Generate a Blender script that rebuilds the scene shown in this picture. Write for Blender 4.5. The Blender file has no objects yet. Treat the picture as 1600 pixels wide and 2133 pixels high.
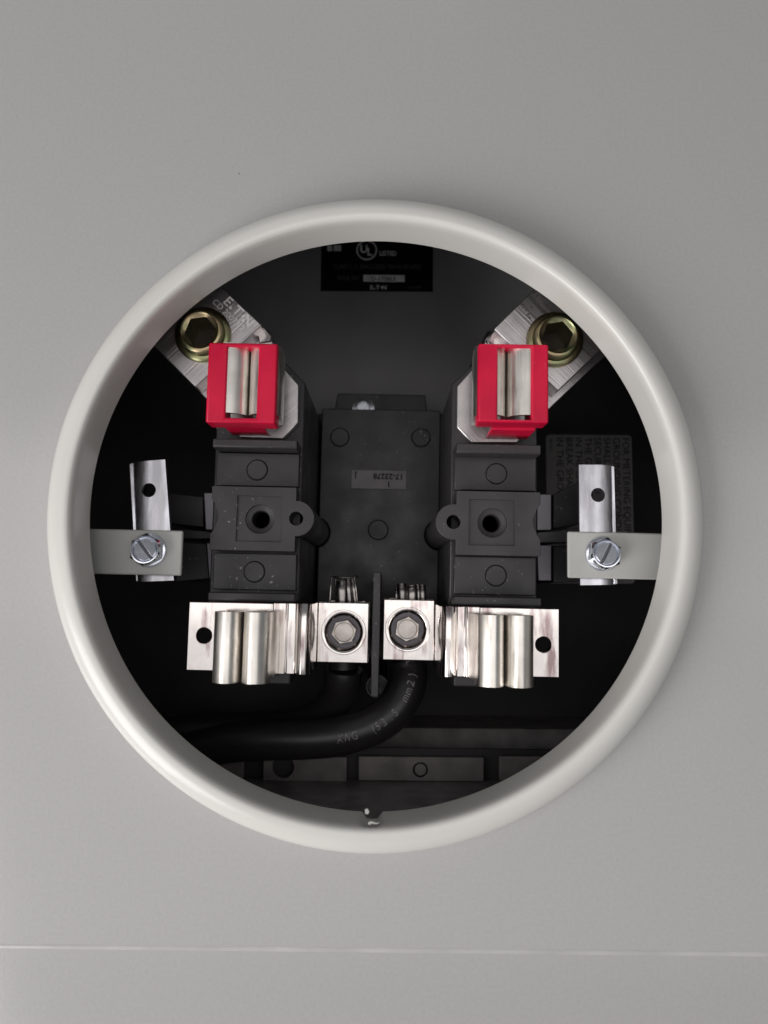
import bpy, bmesh, math, random
from mathutils import Vector, Matrix
random.seed(7)
sc = bpy.context.scene
COL = sc.collection
S = 0.001                                   # code is in millimetres, the scene in metres
R = math.radians

# ------------------------------------------------------------------ camera
FPX, DCAM = 1602.0, 210.0                   # focal length in photo pixels, distance to the cover
THETA, PSI, ROLL = R(5.45), R(0.22), R(0.5)
ROT = (Matrix.Rotation(PSI, 3, 'Z') @ Matrix.Rotation(THETA, 3, 'X')
       @ Matrix(((1, 0, 0), (0, 0, -1), (0, 1, 0))) @ Matrix.Rotation(ROLL, 3, 'Z'))
cam = bpy.data.cameras.new('camera')
cam.sensor_fit = 'VERTICAL'; cam.sensor_height = 36.0
cam.lens = 36.0 * FPX / 2133.0
cam.clip_start = 0.005; cam.clip_end = 50
cam.dof.use_dof = True; cam.dof.focus_distance = 0.229; cam.dof.aperture_fstop = 14
cam_ob = bpy.data.objects.new('camera', cam); COL.objects.link(cam_ob)
cam_ob.matrix_world = Matrix.Translation((0, -DCAM * S, 0)) @ ROT.to_4x4()
sc.camera = cam_ob

# ------------------------------------------------------------------ light
world = bpy.data.worlds.new('World'); sc.world = world; world.use_nodes = True
bg = world.node_tree.nodes['Background']
bg.inputs[0].default_value = (0.93, 0.96, 1.0, 1); bg.inputs[1].default_value = 0.14

def area(name, loc, target, sx, sy, watts, col):
    d = bpy.data.lights.new(name, 'AREA'); d.shape = 'RECTANGLE'; d.size = sx; d.size_y = sy
    d.energy = watts; d.color = col
    o = bpy.data.objects.new(name, d); COL.objects.link(o)
    o.location = loc
    o.rotation_euler = (Vector(target) - Vector(loc)).to_track_quat('-Z', 'Y').to_euler()
    return o
area('front_fill', (-0.20, -1.05, 0.09), (-0.20, 0, 0.09), 1.9, 0.32, 2.3, (1.0, 0.965, 0.945))  # added lamp for bright surroundings behind the camera; no window known
area('low_fill', (-0.20, -1.06, -0.345), (-0.20, 0, -0.345), 1.9, 0.53, 2.0, (1.0, 0.97, 0.965))  # added low fill, brightens panel, rim and interior from the front
area('key_light', (-0.68, -0.48, -0.48), (0, 0, -0.06), 0.62, 0.62, 6.8, (1.0, 0.975, 0.97))
area('top_fill', (-0.2, -0.8, 1.2), (0, 0, 0), 0.8, 0.5, 0.5, (0.97, 0.98, 1.0))  # added weak fill from above; no ceiling lamp known

vs = sc.view_settings
sc.display_settings.display_device = 'sRGB'
vs.view_transform = 'Standard'; vs.look = 'None'; vs.exposure = 0.33; vs.gamma = 1.0
vs.use_curve_mapping = False
sc.render.engine = 'CYCLES'
sc.cycles.max_bounces = 8

# ------------------------------------------------------------------ materials
def mat(name, color, rough=0.5, metal=0.0, spec=0.5, bump=None, vary=0.0, vscale=40, dust=0.0,
        brushed=None, coat=0.0, rvary=0.0, tint=None):
    m = bpy.data.materials.new(name); m.use_nodes = True
    nt = m.node_tree; b = nt.nodes['Principled BSDF']
    b.inputs['Roughness'].default_value = rough; b.inputs['Metallic'].default_value = metal
    b.inputs['Specular IOR Level'].default_value = spec
    b.inputs['Coat Weight'].default_value = coat
    c4 = (*color, 1); b.inputs['Base Color'].default_value = c4
    N, Lk = nt.nodes.new, nt.links.new
    tc = N('ShaderNodeNewGeometry'); out = None
    def noise(scale, detail=4, sx=1, sy=1, sz=1, rot=0):
        mp = N('ShaderNodeMapping'); mp.vector_type = 'TEXTURE'; mp.inputs['Scale'].default_value = (1 / sx, 1 / sy, 1 / sz)
        mp.inputs['Rotation'].default_value = (0, rot, 0)
        Lk(tc.outputs['Position'], mp.inputs['Vector'])
        n = N('ShaderNodeTexNoise'); n.inputs['Scale'].default_value = scale; n.inputs['Detail'].default_value = detail
        Lk(mp.outputs[0], n.inputs['Vector']); return n
    def ramp(src, a, bb, ca, cb):
        r = N('ShaderNodeValToRGB'); r.color_ramp.elements[0].position = a; r.color_ramp.elements[1].position = bb
        r.color_ramp.elements[0].color = ca; r.color_ramp.elements[1].color = cb
        Lk(src, r.inputs[0]); return r
    def mix(fac, a, bcol):
        x = N('ShaderNodeMix'); x.data_type = 'RGBA'
        if isinstance(fac, float): x.inputs[0].default_value = fac
        else: Lk(fac, x.inputs[0])
        for s, v in ((6, a), (7, bcol)):
            if isinstance(v, tuple): x.inputs[s].default_value = v
            else: Lk(v, x.inputs[s])
        return x.outputs[2]
    if vary:
        n = noise(vscale)
        lo = tuple(c * (1 - vary) for c in color) + (1,); hi = tuple(min(1, c * (1 + vary)) for c in color) + (1,)
        out = ramp(n.outputs[0], 0.3, 0.7, lo, hi).outputs[0]
    if tint:
        th_ = tint[2] if len(tint) > 2 else (0.44, 0.60)
        n = noise(*tint[1]) if isinstance(tint[1], tuple) else noise(tint[1], 2)
        r = ramp(n.outputs[0], *th_, (0, 0, 0, 1), (1, 1, 1, 1))
        out = mix(r.outputs[0], out if out else c4, (*tint[0], 1))
    if dust:
        n = noise(900, 2); n2 = noise(60, 2)
        r = ramp(n.outputs[0], 0.67, 0.74, (0, 0, 0, 1), (1, 1, 1, 1))
        r2 = ramp(n2.outputs[0], 0.45, 0.65, (0, 0, 0, 1), (dust, dust, dust, 1))
        mm = N('ShaderNodeMath'); mm.operation = 'MULTIPLY'; Lk(r.outputs[0], mm.inputs[0]); Lk(r2.outputs[0], mm.inputs[1])
        out = mix(mm.outputs[0], out if out else c4, (0.42, 0.40, 0.40, 1))
    if out: Lk(out, b.inputs['Base Color'])
    h = None
    if brushed:
        sx, sy, sz, rot, amt = brushed
        n = noise(1.0, 5, sx, sy, sz, rot); h = n.outputs[0]
        bp = N('ShaderNodeBump'); bp.inputs['Strength'].default_value = amt; bp.inputs['Distance'].default_value = 0.0002
        Lk(h, bp.inputs['Height']); Lk(bp.outputs[0], b.inputs['Normal'])
        r = ramp(h, 0.3, 0.7, (rough * 0.75,) * 3 + (1,), (min(1, rough * 1.35),) * 3 + (1,))
        Lk(r.outputs[0], b.inputs['Roughness'])
    elif bump:
        last = None
        for sca, amt, dist in bump:
            n = noise(sca, 3); bp = N('ShaderNodeBump')
            bp.inputs['Strength'].default_value = amt; bp.inputs['Distance'].default_value = dist
            Lk(n.outputs[0], bp.inputs['Height'])
            if last: Lk(last, bp.inputs['Normal'])
            last = bp.outputs[0]
        Lk(last, b.inputs['Normal'])
        if rvary:
            n = noise(90, 4)
            r = ramp(n.outputs[0], 0.3, 0.7, (rough * (1 - rvary),) * 3 + (1,), (min(1, rough * (1 + rvary)),) * 3 + (1,))
            Lk(r.outputs[0], b.inputs['Roughness'])
    return m

MT = dict(
    panel=mat('grey_panel_paint', (0.400, 0.395, 0.389), 0.15, spec=0.5, bump=[(1400, 0.10, 0.0002), (9, 0.25, 0.002)], vary=0.035, vscale=1100),
    rim=mat('pale_rim_paint', (0.63, 0.62, 0.585), 0.27, spec=0.5, bump=[(900, 0.06, 0.0002), (30, 0.15, 0.001)], vary=0.02),
    bead=mat('fold_highlight_paint', (0.44, 0.433, 0.426), 0.2, spec=0.5, vary=0.12, vscale=60),  # paler strip puts the fold's lit line into the colour
    tab=mat('grey_tab_paint', (0.41, 0.41, 0.39), 0.36, spec=0.4, bump=[(900, 0.08, 0.0002)], vary=0.03),
    box=mat('dark_grey_box_paint', (0.27, 0.263, 0.27), 0.45, spec=0.35, bump=[(700, 0.08, 0.0003)], vary=0.08, rvary=0.2),
    trough=mat('worn_dark_steel', (0.20, 0.182, 0.18), 0.4, spec=0.5, bump=[(400, 0.15, 0.0004)], vary=0.3, vscale=120, rvary=0.3),
    barrier=mat('black_fibre_sheet', (0.055, 0.051, 0.052), 0.55, spec=0.2, bump=[(500, 0.08, 0.0003)], vary=0.15),
    plastic=mat('black_moulded_plastic', (0.032, 0.0295, 0.0318), 0.40, spec=0.40, bump=[(1500, 0.10, 0.0002), (160, 0.08, 0.0004)], vary=0.09, vscale=110, dust=0.8, rvary=0.25),
    stamp=mat('grey_stamp', (0.17, 0.155, 0.16), 0.5, bump=[(800, 0.1, 0.0002)], vary=0.15, vscale=200),
    ink=mat('black_ink', (0.004, 0.004, 0.004), 0.6, spec=0.2),
    red=mat('red_plastic', (0.56, 0.004, 0.040), 0.34, spec=0.3, bump=[(700, 0.06, 0.0002), (60, 0.2, 0.0006)], vary=0.1, vscale=90, rvary=0.25, dust=0.12),
    nickel=mat('bright_tin_plating', (0.76, 0.715, 0.69), 0.13, metal=1, brushed=(900, 900, 40, 0, 0.16), vary=0.08, vscale=150, tint=((0.34, 0.25, 0.25), (1.0, 9, 330, 330, 70), (0.54, 0.70))),
    jaw=mat('tin_plated_jaw', (0.80, 0.765, 0.715), 0.33, metal=1, brushed=(700, 700, 30, 0, 0.25), vary=0.15, vscale=120, tint=((0.40, 0.36, 0.31), (1.0, 9, 300, 300, 60), (0.56, 0.74))),
    alu=mat('brushed_aluminium', (0.60, 0.57, 0.575), 0.34, metal=1, brushed=(40, 40, 2600, R(-45), 0.42), vary=0.12, vscale=200),
    alu2=mat('brushed_aluminium_other_way', (0.60, 0.57, 0.575), 0.34, metal=1, brushed=(40, 40, 2600, R(45), 0.42), vary=0.12, vscale=200),
    brass=mat('yellow_zinc', (0.40, 0.32, 0.19), 0.33, metal=1, bump=[(300, 0.12, 0.0003)], vary=0.2, vscale=120, tint=((0.30, 0.31, 0.17), 160), rvary=0.3),
    zinc=mat('bright_zinc', (0.70, 0.72, 0.78), 0.20, metal=1, bump=[(300, 0.12, 0.0002)], vary=0.12, vscale=300),
    galv=mat('galvanised_strip', (0.60, 0.60, 0.65), 0.30, metal=1, brushed=(400, 400, 60, 0, 0.35), vary=0.2, vscale=130, tint=((0.38, 0.375, 0.40), (1.0, 9, 190, 190, 45))),
    strand=mat('tinned_strand', (0.30, 0.28, 0.27), 0.25, metal=1, bump=[(400, 0.2, 0.0003)], vary=0.25, vscale=300),
    bolt=mat('tarnished_bolt', (0.42, 0.385, 0.36), 0.30, metal=1, bump=[(400, 0.15, 0.0003)], vary=0.15, vscale=250),
    cable=mat('black_cable_jacket', (0.020, 0.018, 0.0185), 0.35, spec=0.5, bump=[(300, 0.12, 0.0004), (60, 0.15, 0.0008)], vary=0.2),
    print=mat('grey_print', (0.20, 0.19, 0.19), 0.6, vary=0.5, vscale=900),
    lab_black=mat('black_label', (0.004, 0.0035, 0.004), 0.5, spec=0.2),
    lab_print=mat('label_silver_print', (0.85, 0.85, 0.87), 0.5, vary=0.2, vscale=300),
    lab_dim=mat('label_faint_print', (0.14, 0.13, 0.14), 0.5),
    lab_grey=mat('grey_label', (0.40, 0.385, 0.385), 0.5, spec=0.3, vary=0.1),
    etch=mat('etched_mark', (0.72, 0.70, 0.70), 0.6, metal=0.0),
    dull=mat('dull_steel', (0.20, 0.19, 0.21), 0.45, metal=0.7, bump=[(300, 0.1, 0.0002)], vary=0.15),
    cavity=mat('socket_shade', (0.018, 0.012, 0.010), 0.45),  # near-black colour stands for the shade down in the socket
    darkmark=mat('dark_stain', (0.14, 0.125, 0.13), 0.5, metal=0.3),
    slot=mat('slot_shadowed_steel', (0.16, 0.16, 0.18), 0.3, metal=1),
    bare=mat('bare_steel_chip', (0.55, 0.52, 0.50), 0.4, metal=0.3),
)

# ------------------------------------------------------------------ projection helpers (photo pixel at a real depth -> mm)
ALPHA = R(0.7)                               # the meter block sits very slightly turned in the box
CA, SA = math.cos(ALPHA), math.sin(ALPHA)
def W(px, py, D):
    d = ROT @ Vector(((px - 800) / FPX, -(py - 1066.5) / FPX, -1))
    k = D / d.y
    return (d.x * k, d.z * k)
def L(px, py, D):
    x, z = W(px, py, D)
    return (x * CA - z * SA, x * SA + z * CA)
Y = lambda D: D - DCAM
def rect(x0, y0, x1, y1, D, f=L):
    a, b, c, d = f(x0, y0, D), f(x1, y0, D), f(x1, y1, D), f(x0, y1, D)
    return ((a[0] + d[0]) / 2, (c[1] + d[1]) / 2, (b[0] + c[0]) / 2, (a[1] + b[1]) / 2)   # x0 z0 x1 z1
mm = lambda r, D: r * D / FPX

# ------------------------------------------------------------------ mesh helpers
class Thing:
    def __init__(self, name, label, cat, base, rot=ALPHA, group=None):
        self.base = Vector(base)
        o = bpy.data.objects.new(name, None); COL.objects.link(o)
        o.empty_display_size = 0.01
        m = Matrix.Rotation(rot, 4, 'Y')
        o.matrix_world = m @ Matrix.Translation(self.base * S)
        o['label'] = label; o['category'] = cat
        if group: o['group'] = group
        self.o = o

def make(name, bm, m, th, parent=None, bevel=0.0, seg=2, smooth=35, label=None):
    bmesh.ops.remove_doubles(bm, verts=bm.verts, dist=1e-5)
    bmesh.ops.recalc_face_normals(bm, faces=bm.faces)
    for v in bm.verts: v.co = (v.co - th.base) * S
    me = bpy.data.meshes.new(name); bm.to_mesh(me); bm.free()
    me.materials.append(MT[m])
    if smooth:
        me.shade_smooth(); me.set_sharp_from_angle(angle=R(smooth))
    o = bpy.data.objects.new(name, me); COL.objects.link(o)
    o.parent = parent if parent else th.o
    if bevel:
        b = o.modifiers.new('bevel', 'BEVEL'); b.width = bevel * S; b.segments = seg
        b.limit_method = 'ANGLE'; b.angle_limit = R(40); b.use_clamp_overlap = True
    if label: o['label'] = label
    return o

def prism(bm, poly, y0, y1, holes=()):
    loops = [poly] + list(holes)
    front = []; edges = []
    for lp in loops:
        vs_ = [bm.verts.new((x, y0, z)) for x, z in lp]
        front.append(vs_)
        for i in range(len(vs_)): edges.append(bm.edges.new((vs_[i], vs_[(i + 1) % len(vs_)])))
    if len(loops) == 1:
        faces = [bm.faces.new(front[0])]
    else:
        faces = [f for f in bmesh.ops.triangle_fill(bm, use_beauty=True, edges=edges)['geom'] if isinstance(f, bmesh.types.BMFace)]
    back = {}
    for vs_ in front:
        for v in vs_: back[v] = bm.verts.new((v.co.x, y1, v.co.z))
    for f in faces: bm.faces.new([back[v] for v in reversed(f.verts)])
    for vs_ in front:
        n = len(vs_)
        for i in range(n):
            a, b = vs_[i], vs_[(i + 1) % n]
            bm.faces.new((a, b, back[b], back[a]))
    return bm

def box(bm, x0, z0, x1, z1, y0, y1):
    return prism(bm, [(x0, z0), (x1, z0), (x1, z1), (x0, z1)], y0, y1)
def circ(cx, cz, r, n=40, a0=0, a1=2 * math.pi):
    full = abs(a1 - a0 - 2 * math.pi) < 1e-6
    k = n if full else n + 1
    return [(cx + r * math.cos(a0 + (a1 - a0) * i / n), cz + r * math.sin(a0 + (a1 - a0) * i / n)) for i in range(k)]
def lathe(bm, cx, cz, prof, n=48, close=False):
    """prof: (radius, y) from outside to inside, turned round the y axis at cx, cz"""
    rings = []
    for r, y in prof:
        rings.append([bm.verts.new((cx + r * math.cos(2 * math.pi * i / n), y, cz + r * math.sin(2 * math.pi * i / n))) for i in range(n)]
                     if r > 1e-6 else [bm.verts.new((cx, y, cz))])
    if close: rings.append(rings[0])
    for a, b in zip(rings, rings[1:]):
        for i in range(n):
            j = (i + 1) % n
            if len(b) == 1 and len(a) == 1: continue
            if len(b) == 1: bm.faces.new((a[i], a[j], b[0]))
            elif len(a) == 1: bm.faces.new((a[0], b[j], b[i]))
            else: bm.faces.new((a[i], a[j], b[j], b[i]))
    return bm
def extrude_z(bm, poly, z0, z1):
    """poly in (x, y)"""
    a = [bm.verts.new((x, y, z0)) for x, y in poly]; b = [bm.verts.new((x, y, z1)) for x, y in poly]
    n = len(poly)
    bm.faces.new(a); bm.faces.new(list(reversed(b)))
    for i in range(n): bm.faces.new((a[i], a[(i + 1) % n], b[(i + 1) % n], b[i]))
    return bm
def sheet(path, t):
    """a bent sheet: offset the polyline both ways"""
    P = [Vector(p) for p in path]; l, r = [], []
    for i, p in enumerate(P):
        d = (P[min(i + 1, len(P) - 1)] - P[max(i - 1, 0)]).normalized(); n = Vector((-d.y, d.x))
        l.append(tuple(p + n * t / 2)); r.append(tuple(p - n * t / 2))
    return l + r[::-1]
def catmull(pts, k=14):
    P = [Vector(p) for p in pts]; P = [2 * P[0] - P[1]] + P + [2 * P[-1] - P[-2]]; out = []
    for i in range(1, len(P) - 2):
        a, b, c, d = P[i - 1:i + 3]
        for j in range(k):
            t = j / k
            out.append(0.5 * ((2 * b) + (c - a) * t + (2 * a - 5 * b + 4 * c - d) * t * t + (3 * b - a - 3 * c + d) * t ** 3))
    out.append(P[-2]); return out
def tube(bm, path, rad, n=20, flat=1.0):
    path = [Vector(p) for p in path]; prev = None; rings = []
    up = Vector((0, -1, 0))
    for i, p in enumerate(path):
        t = (path[min(i + 1, len(path) - 1)] - path[max(i - 1, 0)]).normalized()
        if prev is None:
            nrm = (up - t * up.dot(t)).normalized()
        else:
            nrm = (prev - t * prev.dot(t)).normalized()
        prev = nrm; bn = t.cross(nrm)
        r = rad(i / (len(path) - 1)) if callable(rad) else rad
        rings.append([bm.verts.new(p + nrm * r * flat * math.cos(2 * math.pi * k / n) + bn * r * math.sin(2 * math.pi * k / n)) for k in range(n)])
    for a, b in zip(rings, rings[1:]):
        for i in range(n): bm.faces.new((a[i], a[(i + 1) % n], b[(i + 1) % n], b[i]))
    bm.faces.new(rings[0][::-1]); bm.faces.new(rings[-1])
    return bm

_text_cache = {}
def glyphs(s, size=1.0, align='LEFT', offset=0.0, spacing=1.0):
    """(verts, faces) of a line of text in its own plane, unit = mm"""
    key = (s, size, align, offset, spacing)
    if key in _text_cache: return _text_cache[key]
    c = bpy.data.curves.new('t', 'FONT'); c.body = s; c.size = size; c.align_x = align; c.offset = offset
    c.space_character = spacing; c.resolution_u = 3
    o = bpy.data.objects.new('t', c); COL.objects.link(o)
    dg = bpy.context.evaluated_depsgraph_get()
    me = bpy.data.meshes.new_from_object(o.evaluated_get(dg))
    res = ([v.co.copy() for v in me.vertices], [list(p.vertices) for p in me.polygons])
    bpy.data.objects.remove(o); bpy.data.curves.remove(c); bpy.data.meshes.remove(me)
    _text_cache[key] = res; return res
def lettering(bm, s, size, cx, cz, y, ang=0.0, align='CENTER', sx=1.0, offset=0.0, spacing=1.0):
    vs_, fs = glyphs(s, size, align, offset, spacing); ca, sa = math.cos(ang), math.sin(ang)
    nv = [bm.verts.new((cx + (v.x * sx) * ca - v.y * sa, y, cz + (v.x * sx) * sa + v.y * ca)) for v in vs_]
    for f in fs:
        try: bm.faces.new([nv[i] for i in f])
        except ValueError: pass
    return bm
NB = bmesh.new

# ================================================================== ENCLOSURE COVER
RC = W(781.5, 1073.5, 210)                   # ring centre
cover = Thing('enclosure_cover', 'pale grey painted steel cover with round raised meter opening', 'cover', (RC[0], 0, RC[1] - 89), rot=0)
zc = (W(0, 1968, 210)[1] + W(1600, 1981, 210)[1]) / 2
bm = NB()
prism(bm, [(-230, zc), (230, zc), (230, 260), (-230, 260)], 0, 1.6, holes=[circ(RC[0], RC[1], 85.5, 160)])
make('panel', bm, 'panel', cover, smooth=0)
bm = NB()                                    # the fold below: a shallow step, then the lower sheet
prof = [(zc + 0.02, 0.003), (zc - 2.3, 0.05), (zc - 200, 0.05), (zc - 200, 1.7), (zc + 0.02, 1.7)]
a = [bm.verts.new((-230, y, z)) for z, y in prof]; b = [bm.verts.new((230, y, z)) for z, y in prof]
for i in range(len(prof)):
    j = (i + 1) % len(prof); bm.faces.new((a[i], a[j], b[j], b[i]))
bm.faces.new(a[::-1]); bm.faces.new(b)
make('lower_fold', bm, 'panel', cover, smooth=40)
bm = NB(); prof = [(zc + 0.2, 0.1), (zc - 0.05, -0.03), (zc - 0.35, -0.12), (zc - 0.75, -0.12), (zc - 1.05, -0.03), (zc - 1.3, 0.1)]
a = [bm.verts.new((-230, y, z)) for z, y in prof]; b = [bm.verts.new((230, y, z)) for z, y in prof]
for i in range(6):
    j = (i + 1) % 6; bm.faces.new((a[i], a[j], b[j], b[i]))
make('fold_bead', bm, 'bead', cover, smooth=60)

RIM = [(89.2, -0.01), (89.2, -0.5), (88.8, -0.8), (88.1, -1.4), (87.85, -3.2), (87.5, -5.5), (86.8, -7.5), (85.7, -9.0), (84.2, -10.1), (82.7, -10.7),
       (81.3, -10.85), (80.5, -10.75), (79.9, -10.3), (79.55, -9.4), (79.4, -7.5), (79.3, -5), (79.2, -2), (79.15, 0.5), (79.15, 2.0),
       (80.1, 2.0), (80.3, -8.8), (81.4, -9.7), (83.4, -9.0), (84.6, -7.4), (85.2, -5), (85.6, -0.01)]
bm = NB(); n = 360
rings = []
for r, y in RIM:
    ring = []
    for i in range(n):
        th = 2 * math.pi * i / n - math.pi / 2
        s = th + math.pi / 2
        if s > math.pi: s -= 2 * math.pi
        rr, yy = r, y
        arc = s * 79                         # mm along the lip from its lowest point
        w = max(0, 1 - ((arc - 0.1) / 2.5) ** 4) if abs(arc - 0.1) < 2.5 else 0
        if r < 80.4 and y > -9.6: rr += 1.9 * w * min(1, (y + 9.6) / 3.5)       # the small nick in the lip
        rr += 0.10 * math.sin(3 * th + 1) * (1 if r < 81.4 else 0.4) + 0.05 * math.sin(7 * th)
        yy += 0.10 * math.sin(2 * th + 0.6) if y < -2 else 0
        ring.append(bm.verts.new((RC[0] + rr * math.cos(th), yy, RC[1] + rr * math.sin(th))))
    rings.append(ring)
rings.append(rings[0])
for a, b in zip(rings, rings[1:]):
    for i in range(n): bm.faces.new((a[i], a[(i + 1) % n], b[(i + 1) % n], b[i]))
rim = make('opening_rim', bm, 'rim', cover, smooth=50, label='pale rolled ring around the meter opening')
# flakes of chipped paint at the nick, and one scratch on the right of the ring
def flake(pts, y0, y1):
    bm = NB(); prism(bm, pts, y0, y1); return bm
make('paint_chip', flake([W(*p, 199.9) for p in ((760, 1686), (766, 1684), (770, 1692), (766, 1697), (761, 1695))], Y(199.9), Y(200.7)), 'tab', cover, parent=rim, bevel=0.1)
make('paint_chip', flake([W(*p, 199.1) for p in ((767, 1713), (773, 1710), (784, 1714), (793, 1713), (785, 1717), (774, 1716), (768, 1719))], Y(199.12), Y(199.8)), 'tab', cover, parent=rim, bevel=0.1)
sx, sz = W(1424, 935, 201)
make('scratch', flake([(sx - 0.1, sz - 1.5), (sx + 0.1, sz - 1.45), (sx + 1.05, sz + 1.2), (sx + 0.85, sz + 1.2)], -8.4, -8.1), 'rim', cover, parent=rim)
# specks on the panel
for px, py, r in ((498, 362, 0.26), (1512, 930, 0.15)):
    x, z = W(px, py, 210); bm = NB(); prism(bm, circ(x, z, r, 7), -0.03, 0.2); make('paint_speck', bm, 'stamp', cover)

# ================================================================== ENCLOSURE BOX
DB = 330
ebox = Thing('enclosure_box', 'dark inside of the meter box behind the round opening', 'box', (0, Y(DB), W(800, 1515, DB)[1] - 20), rot=0)
bm = NB(); box(bm, -200, -150, 200, 200, Y(DB), Y(DB) + 2); make('back_wall', bm, 'box', ebox, smooth=0)
for s in (-1, 1):
    bm = NB(); box(bm, min(s * 200, s * 202), -150, max(s * 200, s * 202), 200, 2.2, Y(DB)); make('side_wall', bm, 'box', ebox, smooth=0)
bm = NB(); box(bm, -202, 200.1, 202, 202, 2.2, Y(DB)); make('top_wall', bm, 'box', ebox, smooth=0)
bm = NB(); box(bm, -202, -152, 202, -150.1, 2.2, Y(DB)); make('bottom_wall', bm, 'box', ebox, smooth=0)
# black fibre sheet behind the meter block, open at the top between the terminals
DF = 325
sh = [W(*p, DF) for p in ((-200, 690), (560, 690), (640, 862), (930, 862), (1015, 690), (1800, 690))]
zs = W(800, 1517, DF)[1]
bm = NB(); prism(bm, [(-199, zs), (199, zs), (199, sh[5][1])] + sh[4:0:-1] + [(-199, sh[0][1])], Y(DF), Y(DF) + 1.0)
make('barrier_sheet', bm, 'barrier', ebox, smooth=0)
# formed steel ledge along the bottom
zl = W(900, 1516, 328)[1]
DE = 272
for k in range(400):
    if W(900, 1575, DE - k * 0.5)[1] > zl: DE = DE - k * 0.5; break
q = rect(400, 1516, 1300, 1578, 296, W)
zr = q[3]; zq = q[1] - 1
bm = NB(); prof = [(Y(296), zr), (Y(291), zq), (Y(293), zq), (Y(298), zr - 0.6), (Y(DB) - 0.02, zr - 0.6), (Y(DB) - 0.02, zr)]
a = [bm.verts.new((-199, y, z)) for y, z in prof]; b = [bm.verts.new((199, y, z)) for y, z in prof]
for i in range(6): bm.faces.new((a[i], a[(i + 1) % 6], b[(i + 1) % 6], b[i]))
bm.faces.new(a[::-1]); bm.faces.new(b); make('ledge', bm, 'trough', ebox, bevel=0.3)
def facepx(x0, y0, x1, y1, D): return rect(x0, y0, x1, y1, D, W)
DE2 = DE - 1.6
zl2 = W(900, 1627, DE2)[1]
for i, (x0, x1, hx, hr) in enumerate(((380, 508, None, 0), (549, 722, 590, 26), (747, 1008, 876, 15), (1040, 1300, None, 0))):
    q = facepx(x0, 1577, x1, 1627, DE2)
    bm = NB(); holes = []
    if hx:
        c = W(hx, 1604, DE2); holes = [circ(c[0], max(q[1] + mm(hr, DE2) + 0.2, c[1]), mm(hr, DE2) if hr < 20 else mm(22, DE2), 24)]
    prism(bm, [(q[0], q[1]), (q[2], q[1]), (q[2], q[3]), (q[0], q[3])], Y(DE2), Y(DE2) + 1.4, holes)
    make('face_plate', bm, 'trough', ebox, bevel=0.25)
    if hr == 15:
        bm = NB(); prism(bm, circ(c[0], holes[0][0][1], mm(12, DE2), 20), Y(DE2) + 0.5, Y(DE2) + 1.2); make('knockout', bm, 'trough', ebox, bevel=0.15)
    pass
bm = NB(); box(bm, -120, zl2 - 1.6, 120, zl2 - 0.25, Y(226), Y(DE2) + 4); make('lower_ledge', bm, 'trough', ebox, bevel=0.25)
bm = NB(); box(bm, -120, zl2 - 0.2, 120, zl2 + 10, Y(DE2) + 4.1, Y(DE2) + 5.2); make('gap_shade_backing', bm, 'barrier', ebox)  # added dark backing, stands for the shade in the gaps and hole

# ================================================================== LABELS
th_base = lambda r, D: ((r[0] + r[2]) / 2, Y(D), r[1])
D1 = DB - 0.15
r_ = rect(669, 470, 902, 607, D1, W)
ul = Thing('rating_label', 'black rating label with round listing mark high on the back wall', 'label', th_base(r_, D1), rot=0)
bm = NB(); box(bm, *r_[:2], r_[2], r_[3], Y(D1), Y(D1) + 0.1); make('backing', bm, 'lab_black', ul)
YT = Y(D1) - 0.03
def wl(px, py): return W(px, py, D1)
bm = NB(); lathe(bm, *wl(764, 521), [(mm(22.5, D1), YT), (mm(19.5, D1), YT)], 40); make('mark_ring', bm, 'lab_print', ul)
bm = NB(); lettering(bm, 'U', 5.0, *wl(758, 526), YT, offset=0.12); lettering(bm, 'L', 5.0, *wl(770, 532), YT, offset=0.12); make('mark_lettering', bm, 'lab_print', ul)
bm = NB(); lettering(bm, 'LISTED', 3.0, wl(790, 532)[0], wl(790, 532)[1], YT, align='LEFT', offset=0.06, sx=0.85); make('lettering', bm, 'lab_print', ul)
bm = NB(); lettering(bm, 'CLASS C.T. ENCLOSED PANELBOARD', 3.0, *wl(786, 560), YT, sx=0.78); make('lettering', bm, 'lab_dim', ul)
bm = NB(); lettering(bm, 'ISSUE NO.', 2.6, *wl(727, 583), YT, sx=0.9); make('lettering', bm, 'lab_dim', ul)
q = rect(757, 573, 843, 587, D1, W); bm = NB(); box(bm, q[0], q[1], q[2], q[3], YT, YT + 0.02); wb = make('number_field', bm, 'lab_print', ul)
bm = NB(); lettering(bm, 'D-173855', 2.7, *wl(799, 585), YT - 0.03, offset=0.05); make('lettering', bm, 'lab_black', ul, parent=wb)
q = rect(682, 511, 692, 523, D1, W); bm = NB(); box(bm, q[0], q[1], q[2], q[3], YT, YT + 0.02); make('date_field', bm, 'lab_print', ul)
q = rect(695, 511, 711, 523, D1, W); bm = NB(); box(bm, q[0], q[1], q[2], q[3], YT, YT + 0.02); make('date_field', bm, 'lab_print', ul)
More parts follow.
